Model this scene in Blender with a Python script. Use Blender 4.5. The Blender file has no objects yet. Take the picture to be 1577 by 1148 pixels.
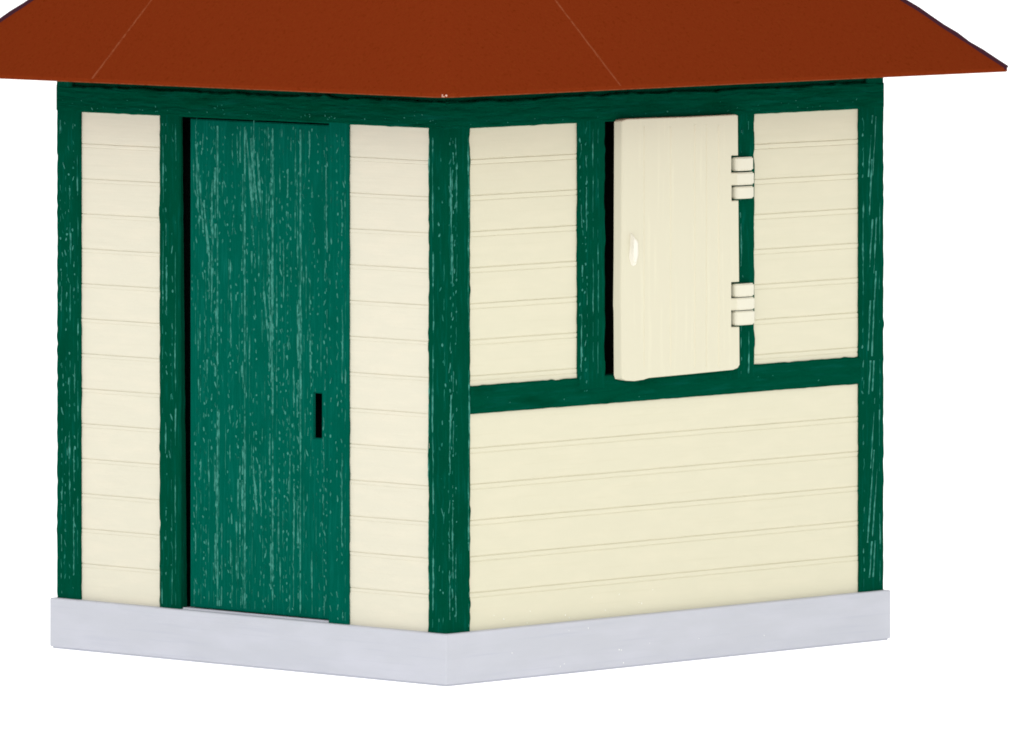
import bpy, bmesh, math, random
from mathutils import Vector, Matrix

# ------------------------------------------------------------------ scale and camera numbers
K = 0.00025                       # metres per working unit (the model hut is about 25 cm long)
F, H, AL = 15988.7, -570.06, math.radians(43.747)
CX, XC = 788.5, 687.2
WL, WR = 868.0, 1010.0            # length of door wall (local Y) and shutter wall (local X)
ZC = 1057 - H
AR = math.pi/2 - AL
rnd = random.Random(7)

sc = bpy.context.scene
col = sc.collection

def at_shutter_wall(px, py, off=0):     # point of the shutter wall plane, moved out by off
    t = (px-CX)/F; x0 = XC-CX+off*math.cos(AL); d0 = F-off*math.sin(AL)
    u = (t*d0-x0)/(math.cos(AR)-t*math.sin(AR)); d = d0+u*math.sin(AR)
    return u, ZC-(py-H)*d/F
def at_door_wall(px, py, off=0):
    t = (px-CX)/F; x0 = XC-CX-off*math.cos(AR); d0 = F-off*math.sin(AR)
    v = (x0-t*d0)/(math.cos(AL)+t*math.sin(AL)); d = d0+v*math.sin(AL)
    return v, ZC-(py-H)*d/F

# ------------------------------------------------------------------ materials
def mat(name, colr, rough=.4, spec=.1, bumps=(), tint=None, coat=0):
    """bumps: (scale_x, scale_y, scale_z, distance, strength, detail); tint: (scale xyz, colour2, lo, hi)"""
    m = bpy.data.materials.new(name); m.use_nodes = True
    nt = m.node_tree; N = nt.nodes; L = nt.links
    b = N['Principled BSDF']
    b.inputs['Base Color'].default_value = (*colr, 1)
    b.inputs['Roughness'].default_value = rough
    b.inputs['Specular IOR Level'].default_value = spec
    b.inputs['Coat Weight'].default_value = coat
    tc = N.new('ShaderNodeTexCoord')
    def noise(s, detail=3, rough=.55):
        mp = N.new('ShaderNodeMapping'); L.new(tc.outputs['Object'], mp.inputs['Vector'])
        mp.inputs['Scale'].default_value = (s[0]/K, s[1]/K, s[2]/K)
        n = N.new('ShaderNodeTexNoise'); n.inputs['Scale'].default_value = 1
        n.inputs['Detail'].default_value = detail; n.inputs['Roughness'].default_value = rough
        L.new(mp.outputs['Vector'], n.inputs['Vector']); return n
    prev = None
    for (sx, sy, sz, dist, st, det) in bumps:
        n = noise((sx, sy, sz), det)
        bp = N.new('ShaderNodeBump'); bp.inputs['Strength'].default_value = st
        bp.inputs['Distance'].default_value = dist*K
        L.new(n.outputs['Fac'], bp.inputs['Height'])
        if prev: L.new(prev.outputs['Normal'], bp.inputs['Normal'])
        prev = bp
    if prev: L.new(prev.outputs['Normal'], b.inputs['Normal'])
    src = None
    for (s, c2, lo, hi) in (tint or ()):
        n = noise(s, 4)
        mr = N.new('ShaderNodeMapRange'); mr.inputs['From Min'].default_value = lo; mr.inputs['From Max'].default_value = hi
        L.new(n.outputs['Fac'], mr.inputs['Value'])
        mx = N.new('ShaderNodeMix'); mx.data_type = 'RGBA'
        L.new(mr.outputs['Result'], mx.inputs['Factor'])
        if src: L.new(src, mx.inputs['A'])
        else: mx.inputs['A'].default_value = (*colr, 1)
        mx.inputs['B'].default_value = (*c2, 1)
        src = mx.outputs['Result']
    if src: L.new(src, b.inputs['Base Color'])
    return m

GREEN = (.0, .055, .029)
M = {}
M['green'] = mat('green_plastic', GREEN, .5, .0,
    [(.16, .16, .012, 2.2, .5, 3), (.05, .05, .05, 3, .25, 2)],
    [((.2, .2, .018), (.001, .085, .058), .52, .78), ((.03, .03, .01), (.0, .047, .024), .5, .75)])
M['green_rail'] = mat('green_plastic_rail', GREEN, .5, .0,
    [(.012, .012, .10, 6.5, .9, 3), (.04, .04, .06, 3, .3, 2)],
    [((.012, .012, .14), (.001, .07, .045), .52, .75), ((.012, .012, .05), (.0, .042, .02), .5, .72)])
M['green_door'] = mat('green_plastic_door', (.0, .084, .056), .5, .0,
    [(.2, .2, .012, 2.0, .5, 3)],
    [((.25, .25, .015), (.003, .12, .088), .5, .8), ((.02, .02, .012), (.0, .075, .048), .5, .75)])
M['grain'] = mat('worn_grain_and_highlight', (.050, .245, .195), .5, .06, (), [((.14, .14, .09), (.004, .11, .078), .42, .62)])  # pale colour for worn raised grain, with light catching it painted in
M['grain_dim'] = mat('faint_grain_and_highlight', (.018, .168, .122), .5, .02, (), [((.14, .14, .05), (.001, .085, .056), .42, .6)])  # dimmer grain, also used for painted edge highlights
M['cream_warm'] = mat('cream_plastic', (.635, .607, .463), .4, .06,
    [(.006, .006, .12, .8, .25, 3), (.03, .03, .03, .8, .2, 3)],
    [((.012, .012, .05), (.655, .622, .475), .45, .7), ((.006, .006, .18), (.615, .585, .437), .55, .8)])
M['cream_pale'] = mat('pale_cream_plastic', (.64, .612, .497), .42, .06,
    [(.008, .008, .16, 1.2, .3, 3), (.03, .03, .03, .8, .2, 3)],
    [((.012, .012, .05), (.665, .628, .508), .45, .7), ((.006, .006, .2), (.615, .585, .473), .56, .85)])
M['shutter'] = mat('ivory_plastic', (.63, .60, .458), .32, .3,
    [(.02, .02, .004, 1.0, .3, 2), (.03, .03, .03, 1.0, .2, 3)],
    [((.1, .1, .006), (.67, .64, .487), .55, .75)])
M['ivory'] = mat('pale_ivory_plastic', (.68, .655, .53), .25, .3, [(.05, .05, .05, 1, .2, 2)])
M['shutter_rib'] = mat('worn_ivory_rib', (.66, .62, .47), .4, .1)
M['knob'] = mat('cream_knob_highlight', (.78, .75, .65), .28, .4)  # cream knob made lighter, its glossy highlight is in the colour
M['plinth'] = mat('pale_grey_plastic', (.485, .497, .545), .45, .06,
    [(.006, .006, .14, 1.0, .3, 3), (.03, .03, .03, 1.0, .25, 3)],
    [((.008, .008, .03), (.515, .525, .58), .42, .7), ((.006, .006, .2), (.45, .465, .525), .55, .8)])
M['speck'] = mat('white_glue', (.88, .88, .85), .3, .3)
M['roof'] = mat('red_brown_roof_plastic', (.167, .0225, .0045), .7, .0,
    [(.22, .22, .22, 1.1, .5, 4), (.02, .02, .02, 3, .2, 3)],
    [((.16, .16, .16), (.172, .0265, .005), .52, .74), ((.18, .18, .18), (.130, .0165, .002), .56, .76)])
M['seam'] = mat('scuffed_seam_and_rim_light', (.225, .055, .022), .6, .0, (), [((.1, .1, .1), (.18, .03, .008), .45, .65)])
M['hip_fringe'] = mat('dark_hip_fringe', (.045, .013, .021), .5, .02, [(.2, .2, .2, 1, .3, 3)])
M['chip'] = mat('pale_chipped_edge', (.62, .36, .27), .5, .2)
M['dark'] = mat('painted_interior_shade', (.010, .012, .010), .8, .02, [(.02, .02, .02, 1, .2, 2)])

# ------------------------------------------------------------------ mesh helpers (working units, hut-local)
root = bpy.data.objects.new('toy_hut', None)
col.objects.link(root)
root.location = ((XC-CX)*K, 0, 0)
root.rotation_euler = (0, 0, AR)
root['label'] = 'toy plastic hut with cream plank walls, green timber frame and red-brown hip roof'
root['category'] = 'toy hut'

def build(name, bm, mats, parent=root, smooth=25, recalc=True):
    if recalc: bmesh.ops.recalc_face_normals(bm, faces=bm.faces)
    for v in bm.verts: v.co *= K
    me = bpy.data.meshes.new(name); bm.to_mesh(me); bm.free()
    for m in (mats if isinstance(mats, (list, tuple)) else [mats]): me.materials.append(M[m])
    me.polygons.foreach_set('use_smooth', [True]*len(me.polygons))
    me.set_sharp_from_angle(angle=math.radians(smooth))
    o = bpy.data.objects.new(name, me); col.objects.link(o); o.parent = parent
    return o

class Wob:                                   # smooth 1-D noise along a member
    def __init__(s, amp, step=11):
        s.a = amp; s.st = step; s.v = [rnd.gauss(0, 1)*(.55 if rnd.random() > .14 else 2.2) for _ in range(700)]
    def __call__(s, t):
        t = abs(t)/s.st; i = int(t) % 690; f = t-int(t); f = f*f*(3-2*f)
        return s.a*(s.v[i]*(1-f)+s.v[i+1]*f)

def member(bm, lo, hi, axis, bev=2.2, amp=.7, step=5):
    """a moulded beam: bevelled box whose edges wander a little, like a painted casting"""
    a, b = [i for i in range(3) if i != axis]
    L0, L1 = lo[axis], hi[axis]
    n = max(2, int((L1-L0)/step))
    W = [Wob(amp) for _ in range(4)]
    rings = []
    for i in range(n+1):
        t = L0+(L1-L0)*i/n
        e = [w(t-L0) for w in W]
        e = [max(-1.6, min(1.6, q)) for q in e]
        A0, A1, B0, B1 = lo[a]+e[0]*.35, hi[a]+e[1], lo[b]+e[2]*.35, hi[b]+e[3]
        if axis == 2: A0, B0 = lo[a]+e[0]*.5, lo[b]+e[2]*.5
        pts = [(A0+bev, B0), (A1-bev, B0), (A1, B0+bev), (A1, B1-bev), (A1-bev, B1), (A0+bev, B1), (A0, B1-bev), (A0, B0+bev)]
        r = []
        for p in pts:
            c = [0, 0, 0]; c[axis] = t; c[a] = p[0]; c[b] = p[1]
            r.append(bm.verts.new(c))
        rings.append(r)
    for i in range(n):
        for j in range(8):
            bm.faces.new((rings[i][j], rings[i][(j+1) % 8], rings[i+1][(j+1) % 8], rings[i+1][j]))
    bm.faces.new(rings[0]); bm.faces.new(rings[-1])

def box(bm, lo, hi):
    r = bmesh.ops.create_cube(bm, size=1)
    for v in r['verts']:
        v.co = Vector([lo[i]+(v.co[i]+.5)*(hi[i]-lo[i]) for i in range(3)])
    return r['verts']

def P(wall, s, z, out):                      # wall-plane coordinates -> hut-local
    return Vector((-out, s, z)) if wall == 'door' else Vector((s, -out, z))

def dash(bm, wall, s, z, ln, w, out, lean=0.0, h=.9, mi=1):
    """one raised fleck of the moulded wood grain, long axis up (or along the wall if lean is large)"""
    dx, dz = math.sin(lean), math.cos(lean)
    def q(a, c, o): return bm.verts.new(P(wall, s+a*dx+c*dz, z+a*dz-c*dx, out+o))
    l = ln/2; m = min(l*.6, l-w*.5) if l > w*.6 else l*.4
    wj = w*rnd.uniform(.8, 1.2)
    ring = [q(-l, 0, -.3), q(-m, w/2, -.3), q(m, wj/2, -.3), q(l, 0, -.3), q(m, -w/2, -.3), q(-m, -wj/2, -.3)]
    r0, r1 = q(-m*.9, 0, h), q(m*.9, 0, h)
    fs = [(ring[0], ring[1], r0), (ring[1], ring[2], r1, r0), (ring[2], ring[3], r1), (ring[3], ring[4], r1), (ring[4], ring[5], r0, r1), (ring[5], ring[0], r0)]
    for f in fs:
        fc = bm.faces.new(f); fc.material_index = mi

def fleck(bm, wall, s, z, ln, w, out, lean=0.0, h=.8, mi=1):
    """an irregular raised speck of grain"""
    n = 8; dx, dz = math.sin(lean), math.cos(lean)
    ring = []
    for i in range(n):
        t = 2*math.pi*i/n; k = rnd.uniform(.62, 1.15)
        a, c = ln/2*math.cos(t)*k, w/2*math.sin(t)*k
        ring.append(bm.verts.new(P(wall, s+a*dx+c*dz, z+a*dz-c*dx, out-.3)))
    ct = bm.verts.new(P(wall, s, z, out+h))
    for i in range(n):
        f = bm.faces.new((ring[i], ring[(i+1) % n], ct)); f.material_index = mi

def thread(bm, wall, s, z0, z1, out, w=2.2, keep=.6, lean=0.0, wander=.5, mi=2, h=.7):
    """a long raised hair of grain that swells, thins and breaks on its way up"""
    z = z0; off = 0.0; lev = rnd.gauss(0, .5); prev = None; ph = rnd.uniform(0, 9)
    cut = (.5-keep)*2.2
    while z <= z1:
        lev = lev*.86+rnd.gauss(0, .42); off += rnd.gauss(0, wander*.35)-off*.03
        ww = w*min(1.35, (lev-cut)*.55+.35)
        if ww < .75: prev = None
        else:
            c = s+off+lean*(z-z0)
            cur = [bm.verts.new(P(wall, c-ww/2, z, out-.3)), bm.verts.new(P(wall, c+rnd.uniform(-.2, .2)*ww, z, out+h*min(1, ww/w))), bm.verts.new(P(wall, c+ww/2, z, out-.3))]
            if prev:
                for k in (0, 1):
                    f = bm.faces.new((prev[k], prev[k+1], cur[k+1], cur[k])); f.material_index = mi if ww < w*.95 else 1
            else:
                pass
            prev = cur
        z += 4.5
    loose = [v for v in bm.verts if not v.link_faces]
    for v in loose: bm.verts.remove(v)

def grain_column(bm, wall, s, z0, z1, out, style, dens=1.0, drift=.0):
    if style == 'line':
        thread(bm, wall, s, z0+2, z1-2, out, rnd.uniform(2.2, 3.1), .46+.22*dens, 0, .6); return
    if style == 'mix':
        thread(bm, wall, s, z0+2, z1-2, out, rnd.uniform(2.4, 3.5), .2+.27*dens, 0, .9, rnd.choice((1, 2)))
        dens *= .6
    z = z0+rnd.uniform(0, 20)/dens; off = 0.0
    while z < z1-6:
        ln = rnd.choice((rnd.uniform(4, 8), rnd.uniform(6, 17))); w = rnd.uniform(2.5, 4.6)
        if ln > 9: w *= .75
        fleck(bm, wall, s+off+rnd.uniform(-1.6, 1.6), z+ln/2, ln, w, out, rnd.gauss(.1, .25), rnd.uniform(.5, 1), rnd.choice((1, 1, 2)))
        if rnd.random() < .2: off = rnd.uniform(-3.5, 3.5)
        z += ln+rnd.uniform(2, 11)/dens
        if rnd.random() < .12: z += rnd.uniform(8, 50)/dens

# ------------------------------------------------------------------ plinth
b = 7.6
bm = bmesh.new()
box(bm, (-b, -b, 2.5), (WR+b+4, WL+b, 80.5))
bmesh.ops.bevel(bm, geom=[e for e in bm.edges], offset=3.2, segments=3, affect='EDGES', profile=.6)
box(bm, (-b+4, -b+4, 0), (WR+b, WL+b-4, 4))
for i in range(11):                          # specks of glue and dust moulded on the shutter side
    s = rnd.triangular(60, 900, 150); z = rnd.choice((rnd.uniform(8, 40), rnd.uniform(8, 76)))
    fleck(bm, 'shutter', s, z, rnd.uniform(2, 5), rnd.uniform(1.6, 3.4), b, rnd.uniform(-1.5, 1.5), .8)
build('plinth', bm, ['plinth', 'speck'])

# ------------------------------------------------------------------ timber frame
TOP = 918
def post(wall, s0, s1, z0, z1, cols, amp=.6, depth=30, taper=None, m='green'):
    bm = bmesh.new()
    lo, hi = (P(wall, s0, z0, 0), P(wall, s1, z1, -depth))
    member(bm, lo, hi, 2, amp=amp)
    if taper:
        for q in bm.verts:
            if q.co.x > 4: q.co.x = taper[0]+(taper[1]-taper[0])*(q.co.z-80)/780
    for (s, st, d) in cols: grain_column(bm, wall, s, z0+4, min(z1, 852), .35, st, d)
    return build('post', bm, [m, 'grain', 'grain_dim'])

bm = bmesh.new()
member(bm, (0, 0, 80), (55.5, 40.5, 862), 2, bev=2.6, amp=.6)
for s, st, d in ((8, 'mix', .9), (15, 'mix', .8), (22, 'mix', .35), (50, 'line', 1.0)): grain_column(bm, 'shutter', s, 86, 850, .3, st, d)
for s, st, d in ((6, 'mix', .35), (14, 'dots', .22), (29, 'line', 1.0), (36.5, 'line', .5)): grain_column(bm, 'door', s, 86, 850, .3, st, d)  # the line columns near the edges are painted edge highlights
build('corner_post', bm, ['green', 'grain', 'grain_dim'])
bm = bmesh.new()                             # far end of the shutter wall: long slanting grain
member(bm, (955, 0, 80), (1014, 40, 862), 2, amp=.7)
for s, st, d in ((964, 'mix', .6), (1003, 'line', .4)): grain_column(bm, 'shutter', s, 86, 850, .3, st, d)
member(bm, (972, 0, 862.5), (1013, 38, TOP), 2, amp=.7)
z = 100
while z < 800:
    ln = rnd.uniform(60, 170)
    for q in range(rnd.choice((1, 2, 2))):
        thread(bm, 'shutter', 978+q*10+rnd.uniform(-5, 5), z+rnd.uniform(0, 25), min(z+ln, 850), .2, 3.0, 1.0, rnd.uniform(.05, .11), .3, 1)
    z += ln*rnd.uniform(.6, .95)
build('corner_post', bm, ['green', 'grain', 'grain_dim'])
bm = bmesh.new()                             # far end of the door wall
member(bm, (0, 814, 80), (40, 868, 862), 2, amp=.7)
member(bm, (0, 834, 862.5), (38, WL, TOP), 2, amp=.7)
for s, st, d in ((855, 'mix', 1.0), (846, 'dots', .8), (828, 'mix', .8), (836, 'mix', .4), (818, 'line', .7)): grain_column(bm, 'door', s, 86, 850, .3, st, d)
build('corner_post', bm, ['green', 'grain', 'grain_dim'])
bm = bmesh.new()                             # rear corner, out of sight
member(bm, (WR-40, WL-40, 80), (WR, WL, 862), 2)
build('corner_post', bm, ['green', 'grain', 'grain_dim'])

# door wall
post('door', 585, 633.5, 80, 862, ((626, 'line', .9), (617, 'mix', .7), (604, 'mix', .5), (595, 'line', .9)), taper=(15, 5))
post('door', 213, 257, 80, 862, ((219, 'line', .6), (224, 'mix', 1.2), (236, 'dots', 1.0), (250, 'dots', .35)), m='green_door', amp=.9)
# shutter wall
post('shutter', 297.5, 358.5, 440, 862, ((303, 'mix', 1.0), (314, 'mix', 1.1), (330, 'line', .35), (341, 'line', .7)), amp=1.1)
post('shutter', 640, 705.5, 440, 862, ((672, 'mix', .3), (690, 'line', .25)), amp=1.0)

def rail(wall, s0, s1, z0, z1, out, dots):
    bm = bmesh.new()
    p, q = P(wall, s0, z0, out), P(wall, s1, z1, -30)
    member(bm, [min(p[i], q[i]) for i in range(3)], [max(p[i], q[i]) for i in range(3)], 1 if wall == 'door' else 0, amp=.55)
    for i in range(dots):
        fleck(bm, wall, rnd.uniform(s0+8, s1-8), z0+6+min(1, abs(rnd.gauss(0, .35)))*(min(z1, 892)-z0-10), rnd.uniform(3, 8), rnd.uniform(2, 3.4), out-.1, rnd.gauss(1.1, .5), .7, rnd.choice((1, 2)))
    if z1 < 900 and z1 > 890:                # top edge made uneven so the added shade gap varies
        wb = Wob(1.7, 45); wb2 = Wob(.5, 12)
        for q in bm.verts:
            if q.co.z > 888: t = q.co.y if wall == 'door' else q.co.x; q.co.z += wb(t)+wb2(t)
    build('rail', bm, ['green_rail', 'grain', 'grain_dim'])
rail('door', 1.2, WL-1.2, 858, 899, .7, 60)
rail('shutter', -.5, WR+2, 857, 899, .7, 34)
bm = bmesh.new()                             # recessed band added to deepen the shade under the eaves
member(bm, (8, 9, 880), (34, WL-12, TOP), 1, amp=.8); member(bm, (9, 8, 880), (WR-12, 34, TOP-.4), 0, amp=1.2)
build('eave_shade_recess', bm, 'green_rail')
rail('shutter', 54, 957, 415.5, 459, -.6, 10)

# ------------------------------------------------------------------ plank cladding
def cladding(wall, s0, s1, z0, z1, m, pair):
    bm = bmesh.new()
    prof = []                                # (z, out)
    base = -5.0
    z = z0; prof.append((z0, base))
    g = [859-4-49.5-55.8*i for i in range(16)]
    for gz in sorted(g):
        if gz-6 < z0+1 or gz+6 > z1-1: continue
        if pair: prof += [(gz-5.6, base), (gz-4.4, base-.9), (gz-3.0, base), (gz+2.2, base+.35), (gz+3.4, base-1.15), (gz+4.6, base)]
        else: prof += [(gz-4.2, base), (gz-3.4, base-.5), (gz-2.4, base+.2), (gz+1.2, base+.2), (gz+2.2, base-1.15), (gz+3.4, base)]
    prof.append((z1, base))
    n = max(6, int((s1-s0)/24))
    rows = []
    for i in range(n+1):
        s = s0+(s1-s0)*i/n
        w = [rnd.gauss(0, .18) for _ in prof]
        rows.append([bm.verts.new(P(wall, s, zz+(w[k] if 0 < k < len(prof)-1 else 0), oo)) for k, (zz, oo) in enumerate(prof)])
    for i in range(n):
        for k in range(len(prof)-1):
            bm.faces.new((rows[i][k], rows[i+1][k], rows[i+1][k+1], rows[i][k+1]))
    be = [e for e in bm.edges if e.is_boundary]
    r = bmesh.ops.extrude_edge_only(bm, edges=be)
    nv = [v for v in r['geom'] if isinstance(v, bmesh.types.BMVert)]
    for v in nv:
        if wall == 'door': v.co.x = 26
        else: v.co.y = 26
    bmesh.ops.contextual_create(bm, geom=[e for e in r['geom'] if isinstance(e, bmesh.types.BMEdge) and e.is_boundary])
    if wall == 'shutter' and z0 < 100:       # glue specks low down on the long panel
        for i in range(12):
            fleck(bm, wall, rnd.triangular(70, 560, 250), z0+4+abs(rnd.gauss(0, 16)), rnd.uniform(2, 5), rnd.uniform(1.5, 3), base, rnd.uniform(-1.5, 1.5), .8)
    return build('plank_panel', bm, [m, 'speck'], smooth=8)
cladding('door', 633, 815, 79, 861, 'cream_pale', False)
cladding('door', 39, 214, 79, 861, 'cream_pale', False)
cladding('shutter', 54.5, 299, 458, 860, 'cream_warm', True)
cladding('shutter', 704, 956.5, 458, 860, 'cream_warm', True)
cladding('shutter', 54.5, 956.5, 79, 416.5, 'cream_warm', True)

# rear walls (out of sight) close the box
bm = bmesh.new(); box(bm, (WR-28, 38, 79), (WR-5, WL-38, TOP)); build('rear_wall', bm, 'cream_warm')
bm = bmesh.new(); box(bm, (38, WL-28, 79), (WR-38, WL-5, TOP)); build('rear_wall', bm, 'cream_warm')
# near-black sheets added as painted shade behind door and shutter
bm = bmesh.new()
box(bm, (60, 60, 82), (WR-60, 66, 912)); box(bm, (60, 67, 82), (66, WL-60, 912))
for z0, z1 in ((82, 84), (910, 912)): box(bm, (26.5, 67, z0), (59, WL-60, z1)); box(bm, (60, 26.5, z0), (WR-60, 59, z1))
build('interior_shade_sheet', bm, 'dark')

# ------------------------------------------------------------------ door
REC = 8
dl, _ = at_door_wall(292.5, 500, -REC)
k0, kz1 = at_door_wall(495, 606.5, -REC); k1, kz0 = at_door_wall(484, 674.5, -REC)
bm = bmesh.new()
ss = [250, k0, k1, dl]; zs = [84.5, kz0, kz1, 855]
vf = {}
def dv(i, j, back): 
    key = (i, j, back)
    if key not in vf: vf[key] = bm.verts.new((REC+(3 if back else 0), ss[i], zs[j]))
    return vf[key]
cells = [(i, j) for i in range(3) for j in range(3) if (i, j) != (1, 1)]
for i, j in cells:
    for back in (0, 1): bm.faces.new([dv(i, j, back), dv(i+1, j, back), dv(i+1, j+1, back), dv(i, j+1, back)])
    for (di, dj, e) in ((-1, 0, ((i, j), (i, j+1))), (1, 0, ((i+1, j), (i+1, j+1))), (0, -1, ((i, j), (i+1, j))), (0, 1, ((i, j+1), (i+1, j+1)))):
        if (i+di, j+dj) not in cells:
            (p, q) = e
            bm.faces.new([dv(*p, 0), dv(*q, 0), dv(*q, 1), dv(*p, 1)])
bmesh.ops.recalc_face_normals(bm, faces=bm.faces)
sharp = [e for e in bm.edges if e.calc_face_angle(0) > 1 and all(abs(v.co.x-REC) < .1 for v in e.verts)]
bmesh.ops.bevel(bm, geom=sharp, offset=1.6, segments=2, affect='EDGES')
bmesh.ops.recalc_face_normals(bm, faces=bm.faces)
for px in (335, 377, 420, 462.5):            # joints between the door boards
    s, _ = at_door_wall(px, 500, -REC)
    thread(bm, 'door', s, 90, 850, -REC+.1, 3.2, 1.25, 0, .12)
    for q in range(9):
        z = rnd.uniform(95, 780); thread(bm, 'door', s+rnd.choice((3.5, 5, 6.5)), z, z+rnd.uniform(15, 70), -REC+.1, rnd.uniform(2.5, 5), .9, rnd.gauss(0, .02), .4, 1)
    grain_column(bm, 'door', s+5, 88, 850, -REC+.2, 'dots', .5)
s = dl-8
while s > 259:
    st = rnd.choices(('line', 'dots', 'mix'), (.4, .32, .28))[0]
    zb = 88
    while zb < 846:                          # the character of the grain changes along each board
        zt = min(zb+rnd.uniform(70, 300), 851)
        if rnd.random() < .85: grain_column(bm, 'door', s+rnd.uniform(-2, 2), zb, zt, -REC+.2, st, rnd.uniform(.35, 1.2)*(1 if s > 330 or st != 'line' else .5))
        if rnd.random() < .6: st = rnd.choices(('line', 'dots', 'mix'), (.4, .32, .28))[0]
        zb = zt
    s -= rnd.uniform(4.6, 7.2)
for (s, z, n, ln) in ((dl-140, 720, 3, 125), (dl-20, 690, 2, 130), (dl-45, 620, 2, 110), (dl-165, 520, 3, 90), (dl-150, 240, 2, 90)):   # slanting flames of grain
    for q in range(n): thread(bm, 'door', s-q*10, z-q*8, z+ln-q*12, -REC+.2, 4.2, .9, rnd.uniform(.06, .12), .7, 1)
drop = [f for f in bm.faces if f.material_index and k0-3.5 < f.calc_center_median().y < k1+3.5 and kz0-3 < f.calc_center_median().z < kz1+3]
bmesh.ops.delete(bm, geom=drop, context='FACES')
door = build('door', bm, ['green_door', 'grain', 'grain_dim'])
bm = bmesh.new()                             # pale threshold strip under the door
box(bm, (4, 258, 79), (24, 584, 83)); bmesh.ops.bevel(bm, geom=list(bm.edges), offset=.8, segments=1, affect='EDGES')
build('threshold', bm, 'plinth')

# ------------------------------------------------------------------ shutter with hinges and knob
T = 12
def so(px, py, off=T): return at_shutter_wall(px, py, off)
nl = 1128
outl = [(958.5, 188), (961, 184.6), (966, 183.2), (1000, 181.8), (1060, 180), (1133, 176.4), (1137, 178), (1137.4, 240),
        (nl-1, 240), (nl-1, 266.5), (1137.6, 266), (1137.6, 285), (nl-.5, 285.5), (nl-.5, 309.5), (1138, 309),
        (1139, 434.5), (nl-1, 435), (nl-1, 460), (1139, 459.5), (1139, 477.5), (nl-1, 478), (nl-1, 504), (1139.3, 503.5),
        (1139.8, 562), (1137, 567.2), (1130, 570), (1060, 577), (1000, 582.6), (992, 585.3), (978, 587.4), (965, 586.6), (960, 584), (958, 578), (957.5, 480), (956.8, 470), (957.6, 400)]
bm = bmesh.new()
fr = [bm.verts.new(P('shutter', *so(*p), T)) for p in outl]
bk = [bm.verts.new(P('shutter', *so(p[0]-12.5, p[1], 1), 1) if p[0] < 962 else P('shutter', *so(*p), 1)) for p in outl]
ff = bm.faces.new(fr); bm.faces.new(bk)
for i in range(len(outl)):
    j = (i+1) % len(outl); bm.faces.new((fr[i], fr[j], bk[j], bk[i]))
bmesh.ops.recalc_face_normals(bm, faces=bm.faces)
bmesh.ops.bevel(bm, geom=list(ff.edges), offset=2.2, segments=3, affect='EDGES', profile=.5)
bmesh.ops.recalc_face_normals(bm, faces=bm.faces)
for px, w in ((992, 2.6), (1033, 4), (1070, 4), (1088, 2), (1107, 4.4)):   # faint raised board joints
    s, zt = so(px, 192); _, zb = so(px, 566)
    thread(bm, 'shutter', s, zb, zt, T, w, 1.5, 0, .06, 1, .8)
shutter = build('shutter', bm, ['shutter', 'shutter_rib'], smooth=40)
shutter.modifiers.new('even_normals', 'WEIGHTED_NORMAL').keep_sharp = True
bm = bmesh.new()
kn = [(971, 356), (976.5, 366), (983, 371), (983.3, 393), (979.5, 409), (973, 411), (968.5, 398), (970.3, 378)]
rv = [bm.verts.new(P('shutter', *so(*p), T-.5)) for p in kn]
tv = [bm.verts.new(P('shutter', *so(973.5+(p[0]-975)*.5, 383+(p[1]-383)*.72), T+7)) for p in kn]
bm.faces.new(tv)
for i in range(len(kn)): j = (i+1) % len(kn); bm.faces.new((rv[i], rv[j], tv[j], tv[i]))
bmesh.ops.bevel(bm, geom=[e for e in bm.edges if not e.is_boundary], offset=1.2, segments=2, affect='EDGES')
build('knob', bm, 'knob', shutter, smooth=40)

def knuckle(bm, x0, x1, y0, y1, leaf):
    """short rounded barrel seen from the front, with a flat tongue on its near side"""
    u0, zt = so(x0, y0, 9); u1, _ = so(x1, y0, 9); _, zb = so((x0+x1)/2, y1, 9)
    r = (u1-u0)/2; c = (u0+u1)/2; ry = 10
    n = 14; prof = []
    for i in range(n+1):
        a = math.pi*i/n
        e = 2.6
        prof.append((c-r*math.copysign(abs(math.cos(a))**(2/e), math.cos(a)), -5-ry*abs(math.sin(a))**(2/e)))
    prof = [(prof[0][0], -.3)]+prof+[(prof[-1][0], -.3)]
    if leaf: prof[0] = (c-r-5, -.3); prof[1] = (c-r-5, -11); prof.insert(2, (c-r, -12))
    a = [bm.verts.new((u, v, zb)) for u, v in prof]; t = [bm.verts.new((u, v, zt)) for u, v in prof]
    fa, ft = bm.faces.new(a), bm.faces.new(t)
    for i in range(len(prof)): j = (i+1) % len(prof); bm.faces.new((a[i], a[j], t[j], t[i]))
    bmesh.ops.recalc_face_normals(bm, faces=bm.faces)
    bmesh.ops.bevel(bm, geom=list(fa.edges)+list(ft.edges), offset=2.0, segments=3, affect='EDGES')
for rows in (((1131.5, 1160, 243, 263, 0), (1130, 1161.5, 266.5, 285, 1), (1131.5, 1161, 288, 306, 0)),
             ((1131, 1161.5, 438, 457, 0), (1130, 1162.5, 459.5, 477.5, 1), (1131, 1162.5, 480, 500.5, 0))):
    bm = bmesh.new()
    for r in rows: knuckle(bm, *r)
    build('hinge', bm, 'ivory', shutter, smooth=40)

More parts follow.
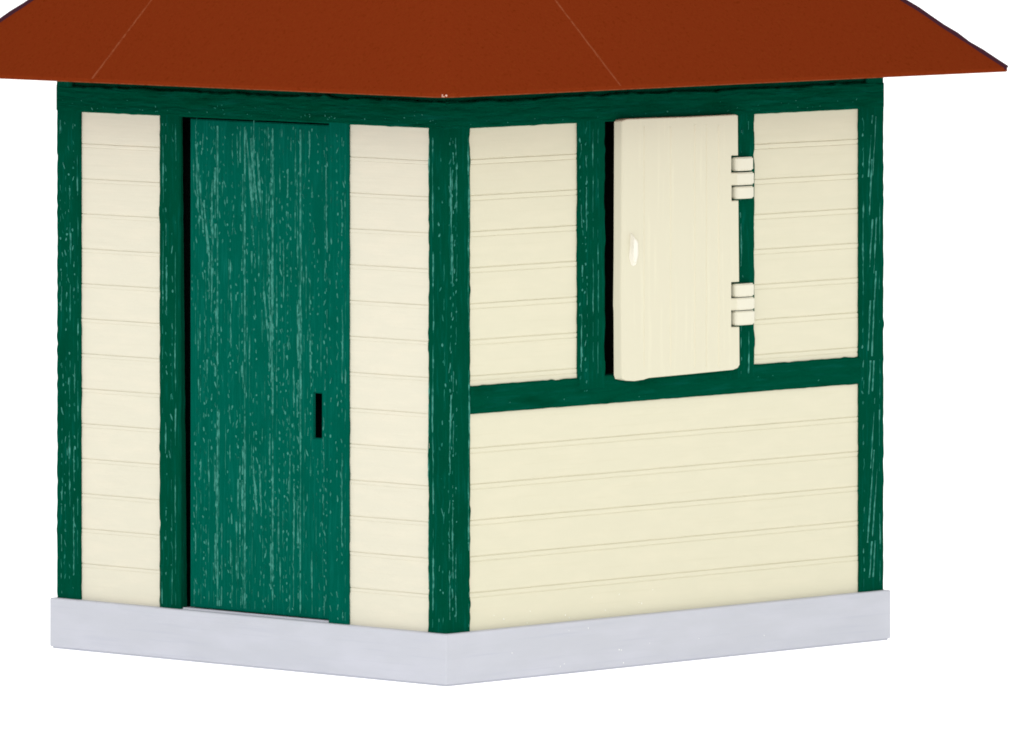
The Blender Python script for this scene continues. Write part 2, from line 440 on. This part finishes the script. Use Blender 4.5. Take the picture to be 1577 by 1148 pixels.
# ------------------------------------------------------------------ hip roof
RU0, RU1, RV0, RV1 = -152.5, 1152.5, -143.5, 1021.0
EZ, ET, RZ = 915.0, 6.5, 1462.0
half = (RV1-RV0)/2
E1 = Vector((RU0+half, (RV0+RV1)/2, RZ)); E2 = Vector((RU1-half, (RV0+RV1)/2, RZ))
def corner_arc(cx, cy, a0, r, n):
    return [Vector((cx+r*math.cos(a0+math.pi/2*i/n), cy+r*math.sin(a0+math.pi/2*i/n), 0)) for i in range(n+1)]
RF = 34; RS = 4
bm = bmesh.new()
ring = []
for (cx, cy, a0, r, n, ap) in ((RU0+RF, RV0+RF, math.pi, RF, 10, E1), (RU1-RS, RV0+RS, 1.5*math.pi, RS, 3, E2), (RU1-RS, RV1-RS, 0, RS, 3, E2), (RU0+RS, RV1-RS, math.pi/2, RS, 3, E1)):
    for p in corner_arc(cx, cy, a0, r, n): ring.append((p, ap))
v1, v2 = bm.verts.new(E1), bm.verts.new(E2)
def lift(p, z, inset=0):
    c = Vector(((RU0+RU1)/2, (RV0+RV1)/2, 0)); d = (p-c).normalized()
    q = p-d*inset; return bm.verts.new((q.x, q.y, z))
bo = [lift(p, EZ, 1.6) for p, _ in ring]; lo_ = [lift(p, EZ+1.3) for p, _ in ring]; up = [lift(p, EZ+ET) for p, _ in ring]
nr = len(ring)
for i in range(nr):
    j = (i+1) % nr
    bm.faces.new((bo[i], bo[j], lo_[j], lo_[i])).material_index = 2; bm.faces.new((lo_[i], lo_[j], up[j], up[i]))  # highlight along the eave rim painted in with the paler seam colour
    a, c = (v1 if ring[i][1] is E1 else v2), (v1 if ring[j][1] is E1 else v2)
    bm.faces.new((up[i], up[j], c)) if a is c else bm.faces.new((up[i], up[j], c, a))
bm.faces.new(bo)
chipc = Vector((RU0+RF*.29, RV0+RF*.29, EZ+2.5))
for k in range(6):                           # pale chip on the eave corner
    c = chipc+Vector((-1, -1, 0))*rnd.uniform(-1, .6)+Vector((1, -1, 0))*rnd.uniform(-2, 2.5)+Vector((0, 0, rnd.uniform(-1.5, 2)))
    vs = bmesh.ops.create_icosphere(bm, subdivisions=1, radius=rnd.uniform(.9, 2.1), matrix=Matrix.Translation(c))['verts']
    for f in {f for v in vs for f in v.link_faces}: f.material_index = 1
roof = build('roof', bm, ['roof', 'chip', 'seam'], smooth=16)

def strip(name, a, b_, w, h, m, nrm, jit=.0, n=40):
    """thin rounded bead laid along a line"""
    bm = bmesh.new(); d = (b_-a).normalized(); sd = d.cross(nrm).normalized()
    rows = []
    for i in range(n+1):
        p = a.lerp(b_, i/n)+sd*rnd.gauss(0, jit)
        hh = h*rnd.uniform(.75, 1.15); ww = w*rnd.uniform(.8, 1.15)
        rows.append([bm.verts.new(p+sd*ww*c+nrm*hh*s) for c, s in ((-.5, -.6), (-.42, .5), (0, 1), (.42, .5), (.5, -.6))])
    for i in range(n):
        for k in range(5): bm.faces.new((rows[i][k], rows[i][(k+1) % 5], rows[i+1][(k+1) % 5], rows[i+1][k]))
    bm.faces.new(rows[0]); bm.faces.new(rows[-1])
    return build(name, bm, m, roof, smooth=80)
rise = (RZ-EZ-ET)/half
nl_ = Vector((-rise, 0, 1)).normalized(); nr_ = Vector((0, -rise, 1)).normalized()
v0, _ = at_door_wall(142, 125, -RU0); u0, _ = at_shutter_wall(955.5, 137, -RV0)
def on_door_side(v): t = min(v-RV0, RV1-v); return Vector((RU0, v, EZ+ET)), Vector((RU0+t, v, EZ+ET+t*rise))
def on_shutter_side(u): t = min(u-RU0, RU1-u, half); return Vector((u, RV0, EZ+ET)), Vector((u, RV0+t, EZ+ET+t*rise))
a, c = on_door_side(v0); strip('roof_seam', a, a.lerp(c, .985), 4.6, .6, 'seam', nl_, .25)
a, c = on_shutter_side(u0); strip('roof_seam', a, a.lerp(c, .985), 4.6, .6, 'seam', nr_, .25)
strip('hip_edge', Vector((RU0+2, RV1-2, EZ+ET-1)), E1, 15, 4.5, 'hip_fringe', Vector((-1, 1, 1.6)).normalized(), .1)  # added beads, dark purple imitates the fringe along the roof outline
strip('hip_edge', Vector((RU1-2, RV0+2, EZ+ET-1)), E2, 15, 4.5, 'hip_fringe', Vector((1, -1, 1.6)).normalized(), .1)

# ------------------------------------------------------------------ white ground, with glow added to wash out the contact shadow
me = bpy.data.meshes.new('ground'); bm = bmesh.new()
bmesh.ops.create_grid(bm, x_segments=2, y_segments=2, size=12); bm.to_mesh(me); bm.free()
ground = bpy.data.objects.new('ground', me); col.objects.link(ground)
ground['kind'] = 'structure'
ground['label'] = 'plain white ground under the hut, with added glow'
gm = bpy.data.materials.new('glowing_white_ground'); gm.use_nodes = True
g = gm.node_tree.nodes['Principled BSDF']
g.inputs['Base Color'].default_value = (.92, .92, .92, 1); g.inputs['Roughness'].default_value = .6
g.inputs['Specular IOR Level'].default_value = .1
g.inputs['Emission Color'].default_value = (1, 1, 1, 1); g.inputs['Emission Strength'].default_value = .5
me.materials.append(gm)

# ------------------------------------------------------------------ studio light
w = bpy.data.worlds.new('World'); sc.world = w; w.use_nodes = True
bg = w.node_tree.nodes['Background']
bg.inputs['Color'].default_value = (1, 1, 1, 1); bg.inputs['Strength'].default_value = 1.02

def area(name, loc, target, size, watts, colr):
    l = bpy.data.lights.new(name, 'AREA'); l.shape = 'SQUARE'; l.size = size; l.energy = watts; l.color = colr
    o = bpy.data.objects.new(name, l); col.objects.link(o); o.location = loc
    o.rotation_euler = (Vector(target)-Vector(loc)).to_track_quat('-Z', 'Y').to_euler()
area('softbox', (-1.5, -1.15, 1.15), (0, .1, .12), .8, 2.6, (1.0, .96, .99))
area('softbox', (1.5, -1.3, .95), (0, .1, .12), .8, 1.3, (1.0, .985, .75))
area('front_softbox', (-.15, -2.7, 1.35), (0, .1, .12), .55, 10.5, (1.0, .985, .93))
area('overhead_softbox', (0, -.42, .72), (0, .02, .2), .3, .55, (1.0, .98, .94))

# ------------------------------------------------------------------ camera
cam = bpy.data.cameras.new('camera'); co = bpy.data.objects.new('camera', cam); col.objects.link(co)
co.location = (0, -F*K, ZC*K); co.rotation_euler = (math.pi/2, 0, 0)
cam.sensor_fit = 'HORIZONTAL'; cam.sensor_width = 36; cam.lens = F/1577*36
cam.shift_y = (H-574)/1577
cam.clip_start = .05; cam.clip_end = 100
sc.camera = co

sc.render.engine = 'CYCLES'
sc.render.resolution_x, sc.render.resolution_y = 1024, 745
sc.cycles.filter_width = 1.8
vs = sc.view_settings
vs.view_transform = 'Standard'; vs.look = 'None'; vs.exposure = 0; vs.gamma = 1
vs.use_curve_mapping = False
